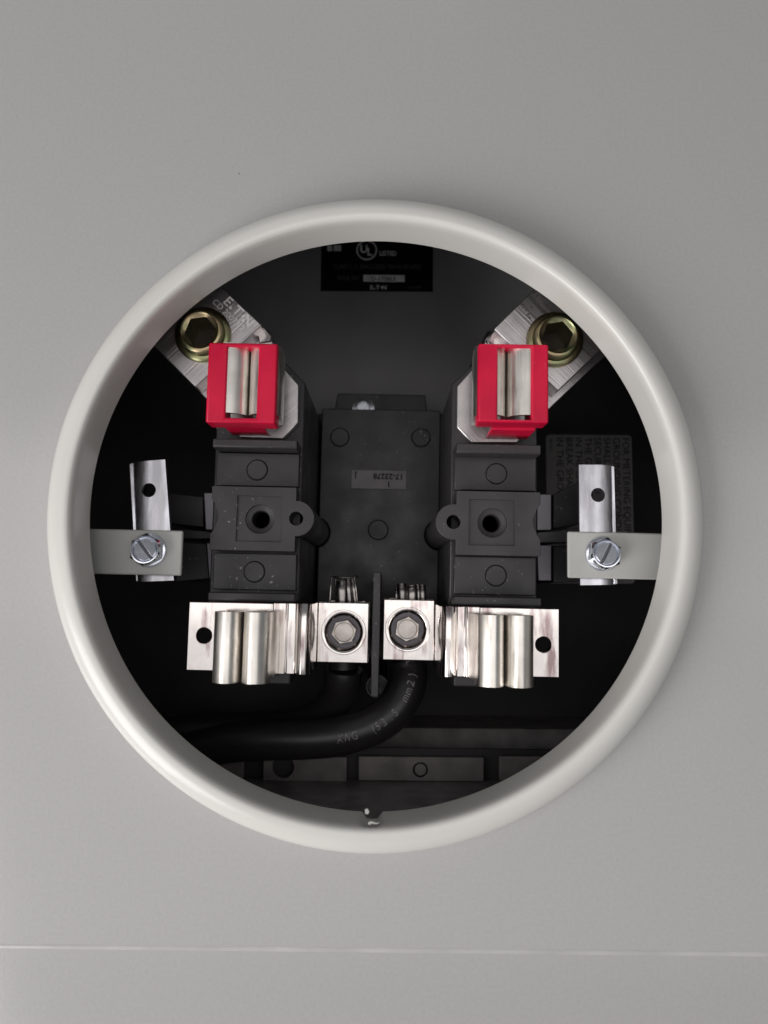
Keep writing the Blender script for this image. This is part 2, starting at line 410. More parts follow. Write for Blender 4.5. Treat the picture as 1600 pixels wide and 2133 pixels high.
def logo(bm, size, cx, cz, y, ang=0.0):
    """E, bar, T, dot, N"""
    ca, sa = math.cos(ang), math.sin(ang)
    def at_(u, v): return (cx + u * ca - v * sa, cz + u * sa + v * ca)
    for ch, u in (('E', -1.32), ('T', 0.0), ('N', 1.38)):
        lettering(bm, ch, size, *at_(u * size * 0.78, 0), y, ang, offset=0.02 * size, sx=1.1)
    bar = [(-0.86, 0.0), (-0.56, 0.0), (-0.56, 0.22), (-0.86, 0.22)]
    bm.faces.new([bm.verts.new((at_(u * size * 0.8, v * size)[0], y, at_(u * size * 0.8, v * size)[1])) for u, v in bar])
    c = at_(0.63 * size, 0.33 * size)
    bm.faces.new([bm.verts.new((x, y, z)) for x, z in circ(*c, 0.15 * size, 14)])
    return bm
bm = NB(); logo(bm, 2.7, *wl(787, 603), YT); make('logo_lettering', bm, 'lab_print', ul)
bm = NB(); lettering(bm, '68-2180', 1.6, *wl(864, 601), YT); make('lettering', bm, 'lab_dim', ul)

D2 = DF - 0.15
r_ = rect(1139, 906, 1319, 1215, D2, W)
wr = Thing('instruction_label', 'grey instruction label with sideways capitals behind the zinc strip', 'label', th_base(r_, D2), rot=0)
bm = NB(); x0, z0, x1, z1 = r_; rr = 1.6
pts = []
for cx_, cz_, a0 in ((x1 - rr, z1 - rr, 0), (x0 + rr, z1 - rr, 90), (x0 + rr, z0 + rr, 180), (x1 - rr, z0 + rr, 270)):
    pts += circ(cx_, cz_, rr, 5, R(a0), R(a0 + 90))
prism(bm, pts, Y(D2), Y(D2) + 0.1); make('backing', bm, 'lab_grey', wr)
for i, s in enumerate(('FOR METERING EQUIPMENT', 'GROUNDING CONDUCTOR', 'SHALL BE', 'SECURED TO', 'THE GROUND', 'IN THE CABINET', 'BREAK SHALL', 'IN THE GROUND')):
    c = W(1296.5 - 19.6 * i, 911 - i * 0.1, D2)
    bm = NB(); lettering(bm, s, 4.2, *c, Y(D2) - 0.03, ang=-math.pi / 2, align='LEFT', offset=0.0, sx=0.98); make('lettering', bm, 'ink', wr)
bm = NB(); lettering(bm, '68-4321', 1.7, *W(1145, 914, D2), Y(D2) - 0.03, ang=-math.pi / 2, align='LEFT'); make('lettering', bm, 'ink', wr)

# ================================================================== CENTRE BASE
DBASE = 290
rb = rect(664, 853, 914, 1372, DBASE)
base = Thing('meter_base', 'flat black plastic centre base with raised part number plate', 'base', (((rb[0] + rb[2]) / 2), Y(324), rb[1]))
EAR_L, EAR_R = (617, 1080), (945, 1087)
DM = 229                                     # front of the middle plates
eL, eR = L(*EAR_L, DM), L(*EAR_R, DM)
RB = mm(37.5, DM)
def cut(c, side):
    a0, a1 = (R(90), R(-90)) if side < 0 else (R(-90), R(-270))
    return circ(c[0], c[1], RB + 0.35, 24, a0, a1)
poly = [(rb[0], rb[1]), (rb[2], rb[1])]
# right edge upward with the cut for the boss, then the left edge downward
def arc_cut(c, xedge, up):
    r = RB + 0.35; dx = xedge - c[0]
    if abs(dx) >= r: return []
    a = math.acos(max(-1, min(1, dx / r)))
    if up: angs = [-a - (2 * math.pi - 2 * a) * i / 20 for i in range(21)]     # through the far (inner) side
    else: angs = [a + (2 * math.pi - 2 * a) * i / 20 for i in range(21)]
    return [(c[0] + r * math.cos(t), c[1] + r * math.sin(t)) for t in angs]
def inner_cut(c, xedge, right):
    r = RB + 0.35; dx = xedge - c[0]
    if abs(dx) >= r: return []
    h = math.sqrt(r * r - dx * dx)
    if right:                                # travelling up the right edge, bulging to smaller x
        a0, a1 = math.atan2(-h, dx), math.atan2(h, dx)
        a0 = a0 % (2 * math.pi); a1 = a1 % (2 * math.pi)       # go from a0 down to a1 through pi
        return [(c[0] + r * math.cos(a0 + (a1 - a0) * i / 20), c[1] + r * math.sin(a0 + (a1 - a0) * i / 20)) for i in range(21)]
    a0, a1 = math.atan2(h, dx), math.atan2(-h, dx)
    return [(c[0] + r * math.cos(a0 + (a1 - a0) * i / 20), c[1] + r * math.sin(a0 + (a1 - a0) * i / 20)) for i in range(21)]
poly += inner_cut(eR, rb[2], True) + [(rb[2], rb[3]), (rb[0], rb[3])] + inner_cut(eL, rb[0], False)
bm = NB(); prism(bm, poly, Y(DBASE), Y(DBASE) + 6); bp_ = make('base_plate', bm, 'plastic', base, bevel=0.3)
bm = NB(); box(bm, rb[0] + 4, rb[1] + 4, rb[2] - 4, rb[3] - 3, Y(DBASE) + 6, Y(DF) - 0.05); make('pedestal', bm, 'plastic', base)
q = rect(703, 821, 886, 870, 305); bm = NB()
prism(bm, [(q[0] - 1.5, q[1]), (q[2] + 1, q[1]), (q[2], q[3]), (q[0], q[3])], Y(305), Y(324.8)); make('top_lug', bm, 'plastic', base, bevel=0.4)
for px, py, r in ((708, 911, 19.5), (877, 912, 19.5), (788, 1104, 20.5)):
    c = L(px, py, DBASE); bm = NB()
    lathe(bm, *c, [(mm(r, DBASE), Y(DBASE) + 0.02), (mm(r, DBASE), Y(DBASE) - 0.55), (mm(r, DBASE) - 0.3, Y(DBASE) - 0.8), (0, Y(DBASE) - 0.8)], 32)
    make('mould_pip', bm, 'plastic', base, smooth=30)
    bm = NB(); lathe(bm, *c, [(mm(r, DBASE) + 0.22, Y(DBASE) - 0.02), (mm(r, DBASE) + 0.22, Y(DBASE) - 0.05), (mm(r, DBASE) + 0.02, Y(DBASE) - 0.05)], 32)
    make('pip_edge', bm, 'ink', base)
q = rect(732, 980, 847, 1019, DBASE)
bm = NB(); box(bm, q[0], q[1], q[2], q[3], Y(DBASE) - 0.7, Y(DBASE) + 0.02); st = make('number_plate', bm, 'stamp', base, bevel=0.15)
YS = Y(DBASE) - 0.74
c = L(809, 987.5, DBASE); bm = NB(); lettering(bm, '17-23278', 3.0, c[0], c[1], YS, ang=math.pi, offset=0.09); make('lettering', bm, 'ink', base, parent=st)
c = L(810, 1004, DBASE); bm = NB(); lettering(bm, '1', 3.0, *c, YS, ang=math.pi, offset=0.09); make('lettering', bm, 'ink', base, parent=st)
c = L(741, 986, DBASE); bm = NB(); lettering(bm, 'J', 2.8, *c, YS, ang=math.pi, offset=0.09); make('lettering', bm, 'ink', base, parent=st)
q = rect(775, 1192, 791, 1452, 244)
bm = NB(); box(bm, q[0], q[1], q[2], q[3], Y(244), Y(DBASE) + 0.5); fin = make('divider_fin', bm, 'plastic', base, bevel=0.25)
c = L(783, 1207, 244); bm = NB(); prism(bm, circ(c[0], c[1], mm(6.5, 244), 20), Y(244) - 0.15, Y(244) + 0.1); make('mould_pip', bm, 'plastic', base, parent=fin)
c = L(786, 1430, 262); bm = NB()
lathe(bm, *c, [(mm(23, 262), Y(324)), (mm(23, 262), Y(262)), (mm(20.5, 262), Y(262)), (mm(20.5, 262), Y(266)), (0, Y(266))], 32)
make('foot_boss', bm, 'plastic', base)
c = L(757, 851, 303); sw = Thing('slotted_screw', 'small bright slotted screw at the top edge of the black base', 'screw', (c[0], Y(305), c[1]))
r = mm(24, 303); bm = NB()
lathe(bm, *c, [(r, Y(304.98)), (r, Y(303.5)), (r * 0.97, Y(302.9)), (0.62 * r, Y(302.7)), (0.6 * r, Y(302.9)), (0.54 * r, Y(302.7)), (0, Y(302.7))], 32)
make('washer_head', bm, 'zinc', sw)
def half_discs(bm, c, r, gap, ang, y0, y1):
    for s in (0, math.pi):
        a = math.asin(gap / r)
        pts = circ(0, 0, r, 16, a, math.pi - a)
        t = ang + s; ca, sa = math.cos(t), math.sin(t)
        prism(bm, [(c[0] + x * ca - z * sa, c[1] + x * sa + z * ca) for x, z in pts], y0, y1)
bm = NB(); half_discs(bm, c, 0.5 * r, 0.35, R(58), Y(302.2), Y(302.72)); make('slotted_face', bm, 'zinc', sw, bevel=0.08)

# ================================================================== TERMINAL BLOCKS (left, right)
def terminal_block(side, g):
    left = side < 0
    lab = ('black plastic terminal block right of the zinc strip without label behind it' if False else
           ('black terminal block with its eyelet pointing right, under the red cap near the engraved lug' if left else
            'black terminal block with its eyelet pointing left, beside the grey instruction label'))
    rm = rect(*g['mid'], DM)
    t = Thing('terminal_block', lab, 'terminal block', ((rm[0] + rm[2]) / 2, Y(324), rect(*g['bot'], 228)[1]), group='pair of black terminal blocks')
    # body: chamfered at the top on both sides
    D0 = 238
    q = rect(*g['body'], D0); cx = 9.5
    inner, outer = (q[2], q[0]) if left else (q[0], q[2]); s = 1 if left else -1
    body = [(outer, q[1]), (inner, q[1]), (inner, q[3] - cx * 1.0), (inner - s * cx, q[3]), (outer + s * 4, q[3]), (outer, q[3] - 6)]
    bm = NB(); prism(bm, body, Y(D0), Y(324)); make('body', bm, 'plastic', t, bevel=0.4)
    for nm, D, pip in (('top_ridge', 226.5, None), ('upper_face', 235, g['pip1']), ('lower_face', 235, g['pip2']), ('bottom_ridge', 226.5, None)):
        k = {'top_ridge': 'top', 'upper_face': 'up', 'lower_face': 'low', 'bottom_ridge': 'bot'}[nm]
        q = rect(*g[k], D); bm = NB()
        if 'ridge' in nm:                    # a bar with a sloping lower lip
            zlo, zhi = q[1], q[3]
            pr = [(Y(D), zhi), (Y(D), zlo + 0.5), (Y(D) + 0.5, zlo), (Y(D0) + 0.2, zlo + 0.3), (Y(D0) + 0.2, zhi)]
            a = [bm.verts.new((q[0], y, z)) for y, z in pr]; b = [bm.verts.new((q[2], y, z)) for y, z in pr]
            for i in range(5): bm.faces.new((a[i], a[(i + 1) % 5], b[(i + 1) % 5], b[i]))
            bm.faces.new(a[::-1]); bm.faces.new(b)
            make(nm, bm, 'plastic', t, bevel=0.3)
        else:
            box(bm, *q[:2], q[2], q[3], Y(D), Y(D0) + 0.2)
            f = make(nm, bm, 'plastic', t, bevel=0.25)
            c = L(*pip, D); r = mm(21, D); bm = NB()
            lathe(bm, *c, [(r, Y(D) + 0.02), (r, Y(D) - 0.3), (r - 0.2, Y(D) - 0.45), (0, Y(D) - 0.45)], 36)
            make('mould_pip', bm, 'plastic', t, parent=f, smooth=25)
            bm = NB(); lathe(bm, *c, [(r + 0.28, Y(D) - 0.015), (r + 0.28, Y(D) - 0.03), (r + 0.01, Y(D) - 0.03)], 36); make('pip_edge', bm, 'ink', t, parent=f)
    # middle plate with the eyelet, the recess and the notch on the outer side
    c = L(*g['ear'], DM); re = mm(37.5, DM)
    inner, outer = (rm[2], rm[0]) if left else (rm[0], rm[2])
    a = math.asin(min(1, (abs(inner - c[0]) + 0.01) / re)) if abs(inner - c[0]) < re else 0
    h = math.sqrt(max(0, re * re - (inner - c[0]) ** 2))
    fil = []
    if left: ear = circ(c[0], c[1], re, 28, math.atan2(h, inner - c[0]), math.atan2(-h, inner - c[0]))
    else: ear = circ(c[0], c[1], re, 28, math.atan2(h, inner - c[0]), math.atan2(-h, inner - c[0]) + 2 * math.pi)
    nc = L(*g['notch'], DM); rn = mm(32, DM); nd = 1.2 * s
    notch = [(outer, nc[1] - rn - 0.8), (outer + nd * 0.85, nc[1] - rn + 0.7), (outer + nd, nc[1] - rn + 1.2)]
    notch += [(outer + nd + s * 1.0 * math.sin(math.pi * i / 10), nc[1] - (rn - 1.6) + 2 * (rn - 1.6) * i / 10) for i in range(11)]
    notch += [(outer + nd, nc[1] + rn - 1.2), (outer + nd * 0.85, nc[1] + rn - 0.7), (outer, nc[1] + rn + 0.8)]
    poly = [(outer, rm[3]), (inner, rm[3])] + ear + [(inner, rm[1]), (outer, rm[1])] + notch
    qr = rect(*g['rec'], DM)
    sq = [(qr[0], qr[1]), (qr[2], qr[1]), (qr[2], qr[3]), (qr[0], qr[3])]
    bm = NB(); prism(bm, poly, Y(DM), Y(235.5), holes=[sq, circ(*c, mm(14.5, DM), 28)])
    mp_ = make('middle_plate', bm, 'plastic', t, bevel=0.25)
    cc = L(*g['bush'], DM)
    bm = NB(); prism(bm, [(qr[0] - .3, qr[1] - .3), (qr[2] + .3, qr[1] - .3), (qr[2] + .3, qr[3] + .3), (qr[0] - .3, qr[3] + .3)], Y(DM) + 0.75, Y(236), holes=[circ(*cc, mm(31, DM), 40)])
    make('recess_floor', bm, 'plastic', t, parent=mp_)
    R1, R2 = mm(31, DM), mm(18, DM)
    bm = NB(); lathe(bm, *cc, [(R1 - 0.02, Y(DM) + 2.6), (R1 - 0.05, Y(DM) + 1.9), (R2 + 0.3, Y(DM) + 2.3), (R2, Y(DM) + 2.7), (R2, Y(DM) + 9), (0, Y(DM) + 9)], 40)
    make('bushing', bm, 'plastic', t, parent=mp_)
    # hollow boss behind the eyelet down to the base
    rh = mm(14.5, DM)
    bm = NB(); lathe(bm, *c, [(re * 0.995, Y(DM) + 0.6), (re, Y(DBASE) + 6), (rh, Y(DBASE) + 6), (rh, Y(DM) + 0.6)], 36, close=True)
    make('boss', bm, 'plastic', t)
    bm = NB(); prism(bm, circ(*c, rh * 0.99, 24), Y(DM) + 26, Y(DM) + 27); make('boss_plug', bm, 'plastic', t)
    # steel side strip and plastic support arms reaching for the zinc strip
    for nm, pts, D, dd, mtl in g['side']:
        bm = NB(); prism(bm, [L(*p, D) for p in pts], Y(D), Y(D + dd)); make(nm, bm, mtl, t, bevel=0.3)
    q = rect(*g['foot'], 236); bm = NB(); box(bm, *q[:2], q[2], q[3], Y(236.0), Y(252)); make('foot', bm, 'plastic', t, bevel=0.5)
    return t

GL = dict(top=(443, 915, 619, 934), up=(451, 944, 623, 1013), mid=(439, 1014, 616, 1147), low=(444, 1153, 617, 1229), bot=(433, 1235, 614, 1254),
          body=(446, 735, 630, 1262), pip1=(536, 979), pip2=(530, 1191), ear=EAR_L, rec=(493, 1033, 587, 1128), bush=(541, 1081), notch=(441, 1075),
          foot=(500, 1395, 605, 1425),
          side=[('steel_strip', [(424, 1026), (447, 1026), (447, 1104), (428, 1104)], 243, 2, 'dull'),
                ('steel_strip', [(430, 1131), (447, 1131), (447, 1208), (436, 1208)], 243, 2, 'dull'),
                ('support_arm', [(350, 1026), (418, 1034), (424, 1034), (424, 1098), (350, 1090)], 250, 34, 'plastic'),
                ('support_arm', [(345, 1100), (450, 1108), (450, 1122), (345, 1122)], 246, 12, 'plastic'),
                ('support_arm', [(366, 1128), (430, 1132), (436, 1205), (366, 1212)], 250, 34, 'plastic')])
GR = dict(top=(951, 925, 1127, 946), up=(947, 951, 1117, 1022), mid=(950, 1024, 1126, 1157), low=(946, 1160, 1117, 1239), bot=(946, 1244, 1128, 1263),
          body=(939, 741, 1119, 1270), pip1=(1034, 987), pip2=(1033, 1199), ear=EAR_R, rec=(977, 1041, 1072, 1136), bush=(1026, 1089), notch=(1126, 1087),
          foot=(945, 1400, 1020, 1431),
          side=[('steel_strip', [(1118, 1029), (1149, 1029), (1149, 1105), (1118, 1105)], 243, 2, 'dull'),
                ('steel_strip', [(1118, 1135), (1149, 1135), (1149, 1210), (1121, 1210)], 243, 2, 'dull'),
                ('support_arm', [(1152, 1030), (1215, 1000), (1222, 1000), (1222, 1088), (1152, 1102)], 252, 34, 'plastic'),
                ('support_arm', [(1118, 1108), (1160, 1106), (1205, 1098), (1205, 1128), (1118, 1131)], 241, 12, 'plastic'),
                ('support_arm', [(1152, 1137), (1210, 1135), (1210, 1212), (1152, 1214)], 252, 34, 'plastic')])
terminal_block(-1, GL); terminal_block(1, GR)

# ================================================================== LINE TERMINALS (top), RED CAPS
DP, DL = 234.6, 226.5                        # octagonal plate, lug face
def leaf(ux, s, w, h, t):
    """one jaw leaf in (x, y): up from the plate, rolled over outward, y towards the camera is negative"""
    p = [(0.75, 0), (0.75, -(h - 5.5)), (0.95, -(h - 3.4)), (1.5, -(h - 1.6)), (2.5, -(h - 0.5)), (3.7, -h + 0.02), (4.9, -(h - 0.45)),
         (w - 1.3, -(h - 1.5)), (w - 0.75, -(h - 3.2)), (w - 0.7, -(h - 6)), (w - 1.1, -(h - 10))]
    return [(ux + s * x, y) for x, y in sheet([(a, b) for a, b in p], t)]
def wide_leaf(ux, s, h, t):
    p = [(0.70, 0), (0.70, -(h - 6)), (0.74, -(h - 4.2)), (0.95, -(h - 3.0)), (1.4, -(h - 2.1)), (2.1, -(h - 1.4)), (3.0, -(h - 0.8)), (4.0, -(h - 0.35)), (5.0, -(h - 0.07)), (5.8, -h),
         (6.8, -(h - 0.3)), (7.7, -(h - 0.9)), (8.3, -(h - 1.9)), (8.6, -(h - 3.2)), (8.6, -(h - 7)), (8.0, -(h - 15))]
    return [(ux + s * x, y) for x, y in sheet(p, t)]
def line_terminal(left):
    if left:
        lab = 'brushed metal line terminal with engraved logo, running up left under a red cap'
        plate = [(482, 889), (500, 911), (590, 914), (621, 880), (622, 802), (574, 748), (566, 704), (400, 545), (268, 671), (440, 841)]
        lug = [(407, 806), (545, 677), (400, 538), (262, 664)]
        scr, mtl, mid, tab_ = (424, 699), 'alu', None, [(536, 692), (549, 680), (566, 700), (560, 712), (540, 715)]
    else:
        lab = 'scratched metal line terminal with dark smudges, running up right under a red cap'
        plate = [(1102, 895), (1077, 922), (982, 922), (952, 890), (952, 805), (1000, 752), (1011, 706), (1170, 545), (1315, 690), (1147, 849)]
        lug = [(1162, 814), (1029, 685), (1170, 545), (1303, 680)]
        scr, mtl, tab_ = (1155, 709), 'alu2', [(1013, 707), (1030, 688), (1062, 716), (1050, 726), (1020, 726)]
    ctr = L(*scr, DL)
    P = [L(*p, DP) for p in plate]
    t = Thing('line_terminal', lab, 'terminal', (ctr[0], Y(DP), ctr[1]), group='line terminals at the top')
    bm = NB(); prism(bm, P, Y(DP), Y(DP) + 3.0); make('contact_plate', bm, mtl, t, bevel=0.25)
    bm = NB(); prism(bm, [L(*p, DL) for p in lug], Y(DL), Y(DP) - 0.03, holes=[circ(*ctr, 5.5, 36)])
    lg = make('lug_body', bm, mtl, t, bevel=0.3)
    bm = NB(); prism(bm, [L(*p, 232) for p in tab_], Y(232), Y(DP) - 0.02); make('keeper', bm, 'nickel', t, bevel=0.3)
    # socket set screw: flange, shoulder, hexagon socket
    y = Y(DL); rf = mm(60, DL)
    bm = NB()
    prof = [(rf, y - 0.03), (rf, y - 1.0), (rf - 0.5, y - 1.5), (rf - 1.5, y - 1.7), (rf - 1.7, y - 2.6), (rf - 1.9, y - 4.6), (rf - 2.4, y - 5.0), (rf - 2.9, y - 5.0), (rf - 3.2, y - 4.7), (5.0, y - 4.6)]
    lathe(bm, *ctr, prof, 48)
    hr = mm(34, 222); hx = circ(*ctr, hr, 6, R(10), R(370))
    def hexpt(k):
        tt = 2 * math.pi * k / 48; a_ = ((tt - R(10)) % (math.pi / 3)) - math.pi / 6
        rr = hr * math.cos(math.pi / 6) / math.cos(a_); return (ctr[0] + rr * math.cos(tt), ctr[1] + rr * math.sin(tt))
    top = [bm.verts.new((ctr[0] + 5.0 * math.cos(2 * math.pi * k / 48), y - 4.6, ctr[1] + 5.0 * math.sin(2 * math.pi * k / 48))) for k in range(48)]
    hv = [bm.verts.new((hexpt(k)[0], y - 4.3, hexpt(k)[1])) for k in range(48)]
    lo = [bm.verts.new((hexpt(k)[0], y + 6.5, hexpt(k)[1])) for k in range(48)]
    for k in range(48):
        m_ = (k + 1) % 48
        bm.faces.new((top[k], top[m_], hv[m_], hv[k])); bm.faces.new((hv[k], hv[m_], lo[m_], lo[k]))
    ss = make('set_screw', bm, 'brass', t, smooth=40)
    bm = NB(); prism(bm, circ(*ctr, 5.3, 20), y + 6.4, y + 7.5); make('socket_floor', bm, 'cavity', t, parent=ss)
    if left:
        # engraving along the upper edge of the lug
        a = math.atan2(-105, 110)
        e0 = L(487, 650, DL); bm = NB(); logo(bm, 4.1, e0[0] + 0.3, e0[1] - 0.6, Y(DL) - 0.03, a); make('engraving', bm, 'etch', t, parent=lg)
        e0 = L(472, 660, DL); bm = NB(); lettering(bm, 'CD 20033|2', 2.6, e0[0], e0[1], Y(DL) - 0.03, a, offset=0.02); make('engraving', bm, 'etch', t, parent=lg)
    else:
        bm = NB()
        for px, py, w, h, a_ in ((1096, 645, 1.1, 2.0, 40), (1100, 655, 1.7, 0.8, 40), (1090, 640, 1.6, 0.8, 45), (1107, 640, 0.8, 0.8, 20), (1122, 620, 2.2, 1.2, 40), (1128, 628, 1.4, 1.8, 40), (1117, 613, 0.9, 0.9, 0), (1104, 662, 0.7, 1.4, 40), (1135, 645, 1.0, 0.5, 30)):
            c = L(px, py, DL)
            pts = []
            for i in range(9):
                t_ = 2 * math.pi * i / 9; k = random.uniform(0.6, 1.0) * 0.55
                u, v = w * k * math.cos(t_), h * k * math.sin(t_); ca, sa = math.cos(R(a_)), math.sin(R(a_))
                pts.append(bm.verts.new((c[0] + u * ca - v * sa, Y(DL) - 0.03 - 0.001 * px / 100, c[1] + u * sa + v * ca)))
            bm.faces.new(pts)
        make('smudge', bm, 'darkmark', t, parent=lg)
    # jaw: two rolled leaves
    sx, sy = (521, 797) if left else (1053, 800)
    c = L(sx, sy, 219); hgt = mm(150, 217) / 2
    for s in (-1, 1):
        bm = NB(); extrude_z(bm, [(x, Y(DP) - 0.02 + y_) for x, y_ in wide_leaf(c[0], s, 20.4, 1.25)], c[1] - hgt, c[1] + hgt)
        make('jaw_leaf', bm, 'jaw', t, smooth=50)
    return c
cL = line_terminal(True); cR = line_terminal(False)

def red_cap(left, c):
    D0, D1_ = 213, 220.5
    if left: fr, wn, stem = (431, 714, 576, 881), (472, 722, 536.5, 870), (488, 742, 566, 908)
    else: fr, wn, stem = (996, 717, 1143, 880), (1037, 724, 1107, 874), (1012, 746, 1098, 915)
    q, w = rect(*fr, D0), rect(*wn, D0)
    lab = 'red plastic jaw cap over the terminal with the engraved logo' if left else 'red plastic jaw cap over the terminal with dark smudges'
    t = Thing('jaw_cap', lab, 'cap', ((q[0] + q[2]) / 2, Y(DP), q[1]), group='red caps on the line jaws')
    bm = NB()
    prism(bm, [(q[0], q[1]), (q[2], q[1]), (q[2], q[3]), (q[0], q[3])], Y(D0), Y(D1_), holes=[[(w[0], w[1]), (w[2], w[1]), (w[2], w[3]), (w[0], w[3])]])
    make('cap_frame', bm, 'red', t, bevel=0.6, seg=4)
    k = rect(*stem, DP)
    # sleeve: lower and upper webs that clasp the jaw down to the plate
    bm = NB(); box(bm, k[0], k[1], k[2], w[1] - 0.4, Y(D1_) - 0.01, Y(DP) - 0.06); make('sleeve', bm, 'red', t, bevel=0.3)
    bm = NB(); box(bm, k[0], w[3] + 0.4, k[2], q[3] - 0.6, Y(D1_) - 0.01, Y(DP) - 0.06); make('sleeve', bm, 'red', t, bevel=0.3)
red_cap(True, cL); red_cap(False, cR)

# ================================================================== LOAD TERMINALS (bottom)
DS, DG = 226, 247                            # strip front, lug front
def load_terminal(left):
    if left:
        lab = 'shiny load terminal with rolled jaw and square lug, left side of the black divider fin'
        lab = 'plated load terminal whose cable strands stand tall and bent above its square lug'
        strip = (391, 1256, 647, 1399); lug = (661, 1255, 768, 1381); jaw = (443, 1275, 552, 1424); hole = (425, 1324); bolt = (716, 1317); s = 1
    else:
        lab = 'plated load terminal whose cable strands are cut short above its square lug'
        strip = (920, 1266, 1165, 1409); lug = (798, 1249, 905, 1376); jaw = (1005, 1282, 1110, 1432); hole = (1132, 1343); bolt = (849, 1311); s = -1
    q = rect(*strip, DS); g = rect(*lug, DG)
    t = Thing('load_terminal', lab, 'terminal', ((q[0] + q[2]) / 2, Y(DS) + 3, q[1]), group='load terminals at the bottom')
    h = L(*hole, DS)
    near, far = (q[2], q[0]) if left else (q[0], q[2])       # near = the end beside the lug
    # flat strip up to the jaw, then ribbed towards the lug
    split = near - s * 11.0
    xa, xb = min(far, split), max(far, split)
    bm = NB(); prism(bm, [(xa, q[1]), (xb, q[1]), (xb, q[3]), (xa, q[3])], Y(DS), Y(DS) + 2.5, holes=[circ(*h, mm(16, DS), 32)])
    make('contact_strip', bm, 'nickel', t, bevel=0.2)
    lugx = g[0] if left else g[2]
    yb = Y(DG)
    prof = [(split, Y(DS) - 0.7), (split + s * 3.8, Y(DS) - 1.1), (split + s * 4.3, Y(DS) - 0.5), (split + s * 6.6, Y(DS) - 0.5), (split + s * 7.4, Y(DS) - 1.6), (split + s * 8.6, Y(DS) - 2.3),
            (split + s * 10.0, Y(DS) - 1.9), (split + s * 10.9, Y(DS) - 0.4), (split + s * 11.4, Y(DS) + 2), (lugx - s * 0.05, yb + 1.0), (lugx - s * 0.05, yb + 5), (split + s * 9, Y(DS) + 4), (split, Y(DS) + 2.5)]
    bm = NB(); extrude_z(bm, prof, q[1] - 0.4, q[3] + 0.2); make('offset_bend', bm, 'nickel', t, bevel=0.25, smooth=50)
    # lug with its recessed bolt
    c = L(*bolt, DG); rh = mm(40, DG)
    bm = NB(); prism(bm, [(g[0], g[1]), (g[2], g[1]), (g[2], g[3]), (g[0], g[3])], yb, yb + 5.5, holes=[circ(*c, rh, 40)])
    lg = make('lug_body', bm, 'nickel', t, bevel=0.3)
    bm = NB(); prism(bm, [(g[0] + .02, g[1] + .02), (g[2] - .02, g[1] + .02), (g[2] - .02, g[3] - .02), (g[0] + .02, g[3] - .02)], yb + 5.5, yb + 7.0); make('lug_floor', bm, 'dull', t, parent=lg)
    for sgn in (0, 1):
        xw = (g[0], g[0] + 1.9) if sgn == 0 else (g[2] - 1.9, g[2])
        bm = NB(); box(bm, xw[0], g[1], xw[1], g[3], yb + 7.01, yb + 24); make('lug_side', bm, 'nickel', t, parent=lg)
    bm = NB(); box(bm, g[0], g[1], g[2], g[3], yb + 24.01, yb + 27); make('lug_back', bm, 'nickel', t, parent=lg)
    bm = NB(); lathe(bm, *c, [(rh + 0.95, yb - 0.02), (rh + 0.8, yb - 0.3), (rh + 0.35, yb - 0.35), (rh - 0.15, yb - 0.1), (rh - 0.35, yb + 0.5), (rh - 0.95, yb + 1.2), (rh - 1.0, yb + 5.4)], 48)
    make('thread_collar', bm, 'nickel', t, parent=lg)
    rb_ = mm(27.5, DG); bm = NB(); a0 = R(12 if left else 24)
    hexa = circ(*c, rb_, 6, a0, a0 + 2 * math.pi)
    prism(bm, hexa, yb + 0.9, yb + 5.45); bo = make('hex_bolt', bm, 'bolt', t, bevel=0.35, seg=3)
    bm = NB(); lathe(bm, *c, [(rb_ * 0.74, yb + 0.905), (rb_ * 0.68, yb + 0.6), (rb_ * 0.5, yb + 0.5), (0, yb + 0.45)], 32); make('bolt_crown', bm, 'bolt', t, parent=bo)
    # jaw
    j = rect(*jaw, 213); jc = (j[0] + j[2]) / 2 + s * 0.25
    for k in (-1, 1):
        bm = NB(); extrude_z(bm, [(x, Y(DS) - 0.02 + y_) for x, y_ in leaf(jc, k, 7.9, 13.6, 1.3)], j[1], j[3])
        make('jaw_leaf', bm, 'jaw', t, smooth=50)
    # spring clip lying on the strip behind the leaves
    bm = NB(); sp = jc + s * 6.2
    extrude_z(bm, [(sp, Y(DS) - 9), (sp + s * 0.9, Y(DS) - 9), (sp + s * 3.2, Y(DS) - 0.75), (sp + s * 1.6, Y(DS) - 0.75)], j[1] + 1.0, j[3] + 0.2); make('spring_clip', bm, 'jaw', t, bevel=0.2)
    return g, c
gL, bL = load_terminal(True); gR, bR = load_terminal(False)

